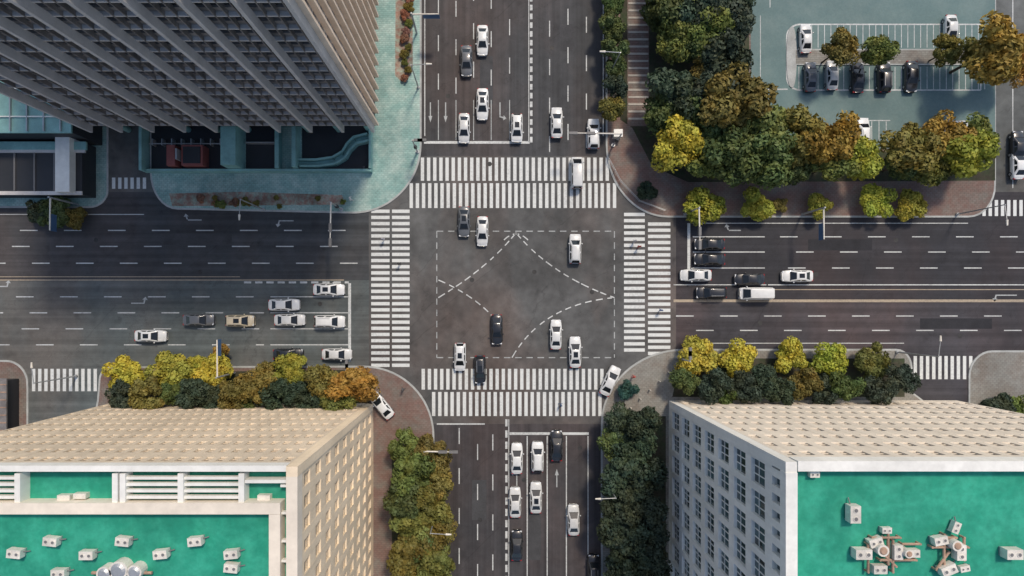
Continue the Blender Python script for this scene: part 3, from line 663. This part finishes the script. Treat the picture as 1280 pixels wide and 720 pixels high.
# ---------------------------------------------------------------- street furniture
def signal(px,py,dx,dy,L,name='traffic_signal',h=6.3):
    x,y=G(px,py); b=MB()
    b.cyl((0,0,0),(0,0,h),0.14,0.09,'steel',10); b.cyl((0,0,0),(0,0,0.25),0.3,0.3,'steel',10)
    d=Vector((dx,dy,0)).normalized(); e_=d*L
    b.cyl((0,0,h-0.3),(e_.x,e_.y,h+0.1),0.12,0.07,'unit',8)
    for t in (0.6,0.95):
        c=d*(L*t)
        b.box((c.x-0.45*abs(d.x)-0.18,c.y-0.45*abs(d.y)-0.18,h-0.25),(c.x+0.45*abs(d.x)+0.18,c.y+0.45*abs(d.y)+0.18,h+0.2),'grey')
    b.box((-0.2,-0.2,2.2),(0.2,0.2,3.2),'dark')
    b.obj(name,loc=(x,y,0.12))
def lamp(px,py,dx,dy,h=8.5,arm=2.2):
    b=MB(); b.cyl((0,0,0),(0,0,h),0.12,0.07,'steel',10); b.cyl((0,0,0),(0,0,0.3),0.25,0.22,'steel',10)
    d=Vector((dx,dy,0)).normalized(); b.cyl((0,0,h-0.1),(d.x*arm,d.y*arm,h+0.25),0.06,0.05,'steel',8)
    a=d*arm; f=d*(arm+0.8); b.cyl((a.x,a.y,h+0.25),(f.x,f.y,h+0.28),0.16,0.1,'unit',10)
    b.obj('street_lamp',loc=(*G(px,py),0.12))
def signboard(px,py,dx,dy,L,bw=2.4):
    b=MB(); h=6.2; b.cyl((0,0,0),(0,0,h),0.16,0.12,'steel',10); b.cyl((0,0,h-0.4),(dx*L,dy*L,h-0.3),0.12,0.09,'unit',8)
    c=Vector((dx,dy,0))*(L-bw/2); s=Vector((abs(dx)*bw/2+0.03,abs(dy)*bw/2+0.03,0))
    b.box((c.x-s.x,c.y-s.y,h-1.6),(c.x+s.x,c.y+s.y,h-0.45),'blue'); b.obj('traffic_sign',loc=(*G(px,py),0.12))
signal(427,262,0,-1,6.2); signal(856,268,0,-1,5.8) ; signal(766,182,-1,0,7.5); signal(536,552,1,0,4.5)
signal(446,462,0,1,1.5); signal(845,447,0,1,1.5); signal(522,190,1,0,1.5)
signboard(1002,268,0,-1,4.6); signboard(99,256,0,-1,4.8); signboard(521,42,1,0,4.0); signboard(294,466,0,1,5.5)
for a in ((1195,268,0,-1),(1120,440,0,1),(760,96,-1,0),(523,110,1,0),(545,640,1,0),(755,600,-1,0),(96,470,0,1),(330,262,0,-1)): lamp(*a)
pts=[(760,200),(775,228),(798,252),(830,264)]
b=MB()
for q,r in zip(pts,pts[1:]):
    a=G(*q);c=G(*r)
    for z in (0.5,1.0): b.cyl((*a,z),(*c,z),0.04,0.04,'steel',6)
    for t in (0,0.5): b.cyl((a[0]+(c[0]-a[0])*t,a[1]+(c[1]-a[1])*t,0.1),(a[0]+(c[0]-a[0])*t,a[1]+(c[1]-a[1])*t,1.1),0.05,0.05,'steel',6)
b.obj('railing')
for i in range(7):
    x,y=G(760+i*12+8,518-i*11+2); b=MB(); b.cyl((0,0,0),(0,0,0.8),0.11,0.09,'unit',10); b.cyl((0,0,0.8),(0,0,0.88),0.09,0.04,'unit',10); b.obj('bollard',loc=(x+0.9,y+0.0,0.13))
b=MB(); b.box((-0.6,-0.5,0),(0.6,0.5,1.4),'unit'); b.box((-0.68,-0.58,1.4),(0.68,0.58,1.5),'steel'); b.box((-0.605,-0.3,0.4),(-0.6,0.3,1.1),'gl'); b.obj('utility_cabinet',loc=(*G(770,170),0.13))

# ---------------------------------------------------------------- pedestrians
def ped_mesh():
    J=[(0,0,0.95),(0,0,1.15),(0,0,1.38),(0,0.01,1.5),(0,0.02,1.6),(0.1,0.02,0.9),(0.12,0.18,0.5),(0.12,0.08,0.08),(0.12,0.24,0.04),
       (-0.1,-0.02,0.9),(-0.12,-0.02,0.5),(-0.12,-0.28,0.12),(-0.12,-0.14,0.04),(0.19,0,1.4),(0.24,-0.1,1.12),(0.25,0.04,0.88),(0.25,0.09,0.8),(-0.19,0,1.4),(-0.24,0.08,1.13),(-0.25,0.24,0.93),(-0.25,0.3,0.88)]
    E=[(0,1),(1,2),(2,3),(3,4),(0,5),(5,6),(6,7),(7,8),(0,9),(9,10),(10,11),(11,12),(2,13),(13,14),(14,15),(15,16),(2,17),(17,18),(18,19),(19,20)]
    rad=[0.15,0.13,0.15,0.065,0.06,0.095,0.065,0.045,0.04,0.095,0.065,0.045,0.04,0.07,0.05,0.035,0.03,0.07,0.05,0.035,0.03]
    me=bpy.data.meshes.new('p'); me.from_pydata(J,E,[]); o=bpy.data.objects.new('p',me); C.objects.link(o)
    o.modifiers.new('s','SKIN'); 
    for i,r in enumerate(rad): me.skin_vertices[0].data[i].radius=(r,r*0.85)
    me.skin_vertices[0].data[0].use_root=True
    sb=o.modifiers.new('b','SUBSURF'); sb.levels=1
    dg=bpy.context.evaluated_depsgraph_get(); ev=bpy.data.meshes.new_from_object(o.evaluated_get(dg)); bpy.data.objects.remove(o)
    bm=bmesh.new(); bm.from_mesh(ev)
    for f in bm.faces:
        c=f.calc_center_median(); f.smooth=True
        f.material_index = 1 if c.z<0.93 and abs(c.x)<0.2 else (2 if (abs(c.x)>0.21 and c.z<0.96) or c.z>1.47 else 0)
    r=bmesh.ops.create_uvsphere(bm,u_segments=16,v_segments=12,radius=0.115,matrix=Matrix.Translation((0,0.03,1.66))@Matrix.Diagonal((0.82,0.98,1.12,1)))
    for v in r['verts']:
        if v.co.y>0.13 and abs(v.co.x)<0.03 and 1.62<v.co.z<1.68: v.co.y+=0.025
    for f in [f for v in r['verts'] for f in v.link_faces]:
        c=f.calc_center_median(); f.smooth=True; f.material_index=3 if (c.z>1.71 or c.y<0.02) else 2
    bm.to_mesh(ev); bm.free(); ev.materials.clear()
    for m in ('cloth','trou','skin','hair'): ev.materials.append(M[m])
    return ev
PM=ped_mesh()
for (px,py,a,c,z) in ((792,302,10,(0.5,0.5,0.5),0.007),(797,309,190,(0.3,0.05,0.04),0.007),(824,388,0,(0.1,0.15,0.3),0.007),(457,212,60,(0.05,0.05,0.06),0.13),(500,330,180,(0.05,0.05,0.05),0.007),(480,300,0,(0.4,0.4,0.45),0.007),(700,505,-90,(0.05,0.1,0.2),0.007),(790,470,30,(0.5,0.1,0.08),0.13),(440,250,-80,(0.6,0.6,0.6),0.13),(505,485,120,(0.1,0.1,0.1),0.13)):
    inst(PM,'pedestrian',(*G(px,py),z),math.radians(a),1,c)

# ---------------------------------------------------------------- light, sky, camera
az=math.radians(24); el=math.radians(54)
sv=Vector((math.sin(az)*math.cos(el),math.cos(az)*math.cos(el),math.sin(el)))
sl=bpy.data.lights.new('sun','SUN'); sl.energy=2.6; sl.angle=math.radians(8); sl.color=(1.0,0.85,0.68)
so=bpy.data.objects.new('sun',sl); C.objects.link(so); so.rotation_euler=sv.to_track_quat('Z','Y').to_euler(); so.location=(40,60,120)
w=bpy.data.worlds.new('World'); bpy.context.scene.world=w; w.use_nodes=True; nt=w.node_tree
sk=nt.nodes.new('ShaderNodeTexSky'); sk.sky_type='NISHITA'; sk.sun_disc=False; sk.sun_elevation=el; sk.sun_rotation=az
sk.dust_density=2.0
nt.links.new(sk.outputs[0],nt.nodes['Background'].inputs['Color']); nt.nodes['Background'].inputs['Strength'].default_value=0.15
cam=bpy.data.cameras.new('camera'); co=bpy.data.objects.new('camera',cam); C.objects.link(co)
co.location=(NX,NY,H); cam.sensor_width=36; cam.lens=36*H/160; cam.shift_x=-NX/160; cam.shift_y=-NY/160; cam.clip_end=6000
bpy.context.scene.camera=co
sc=bpy.context.scene; sc.view_settings.view_transform='Standard'; sc.view_settings.look='None'; sc.view_settings.exposure=0
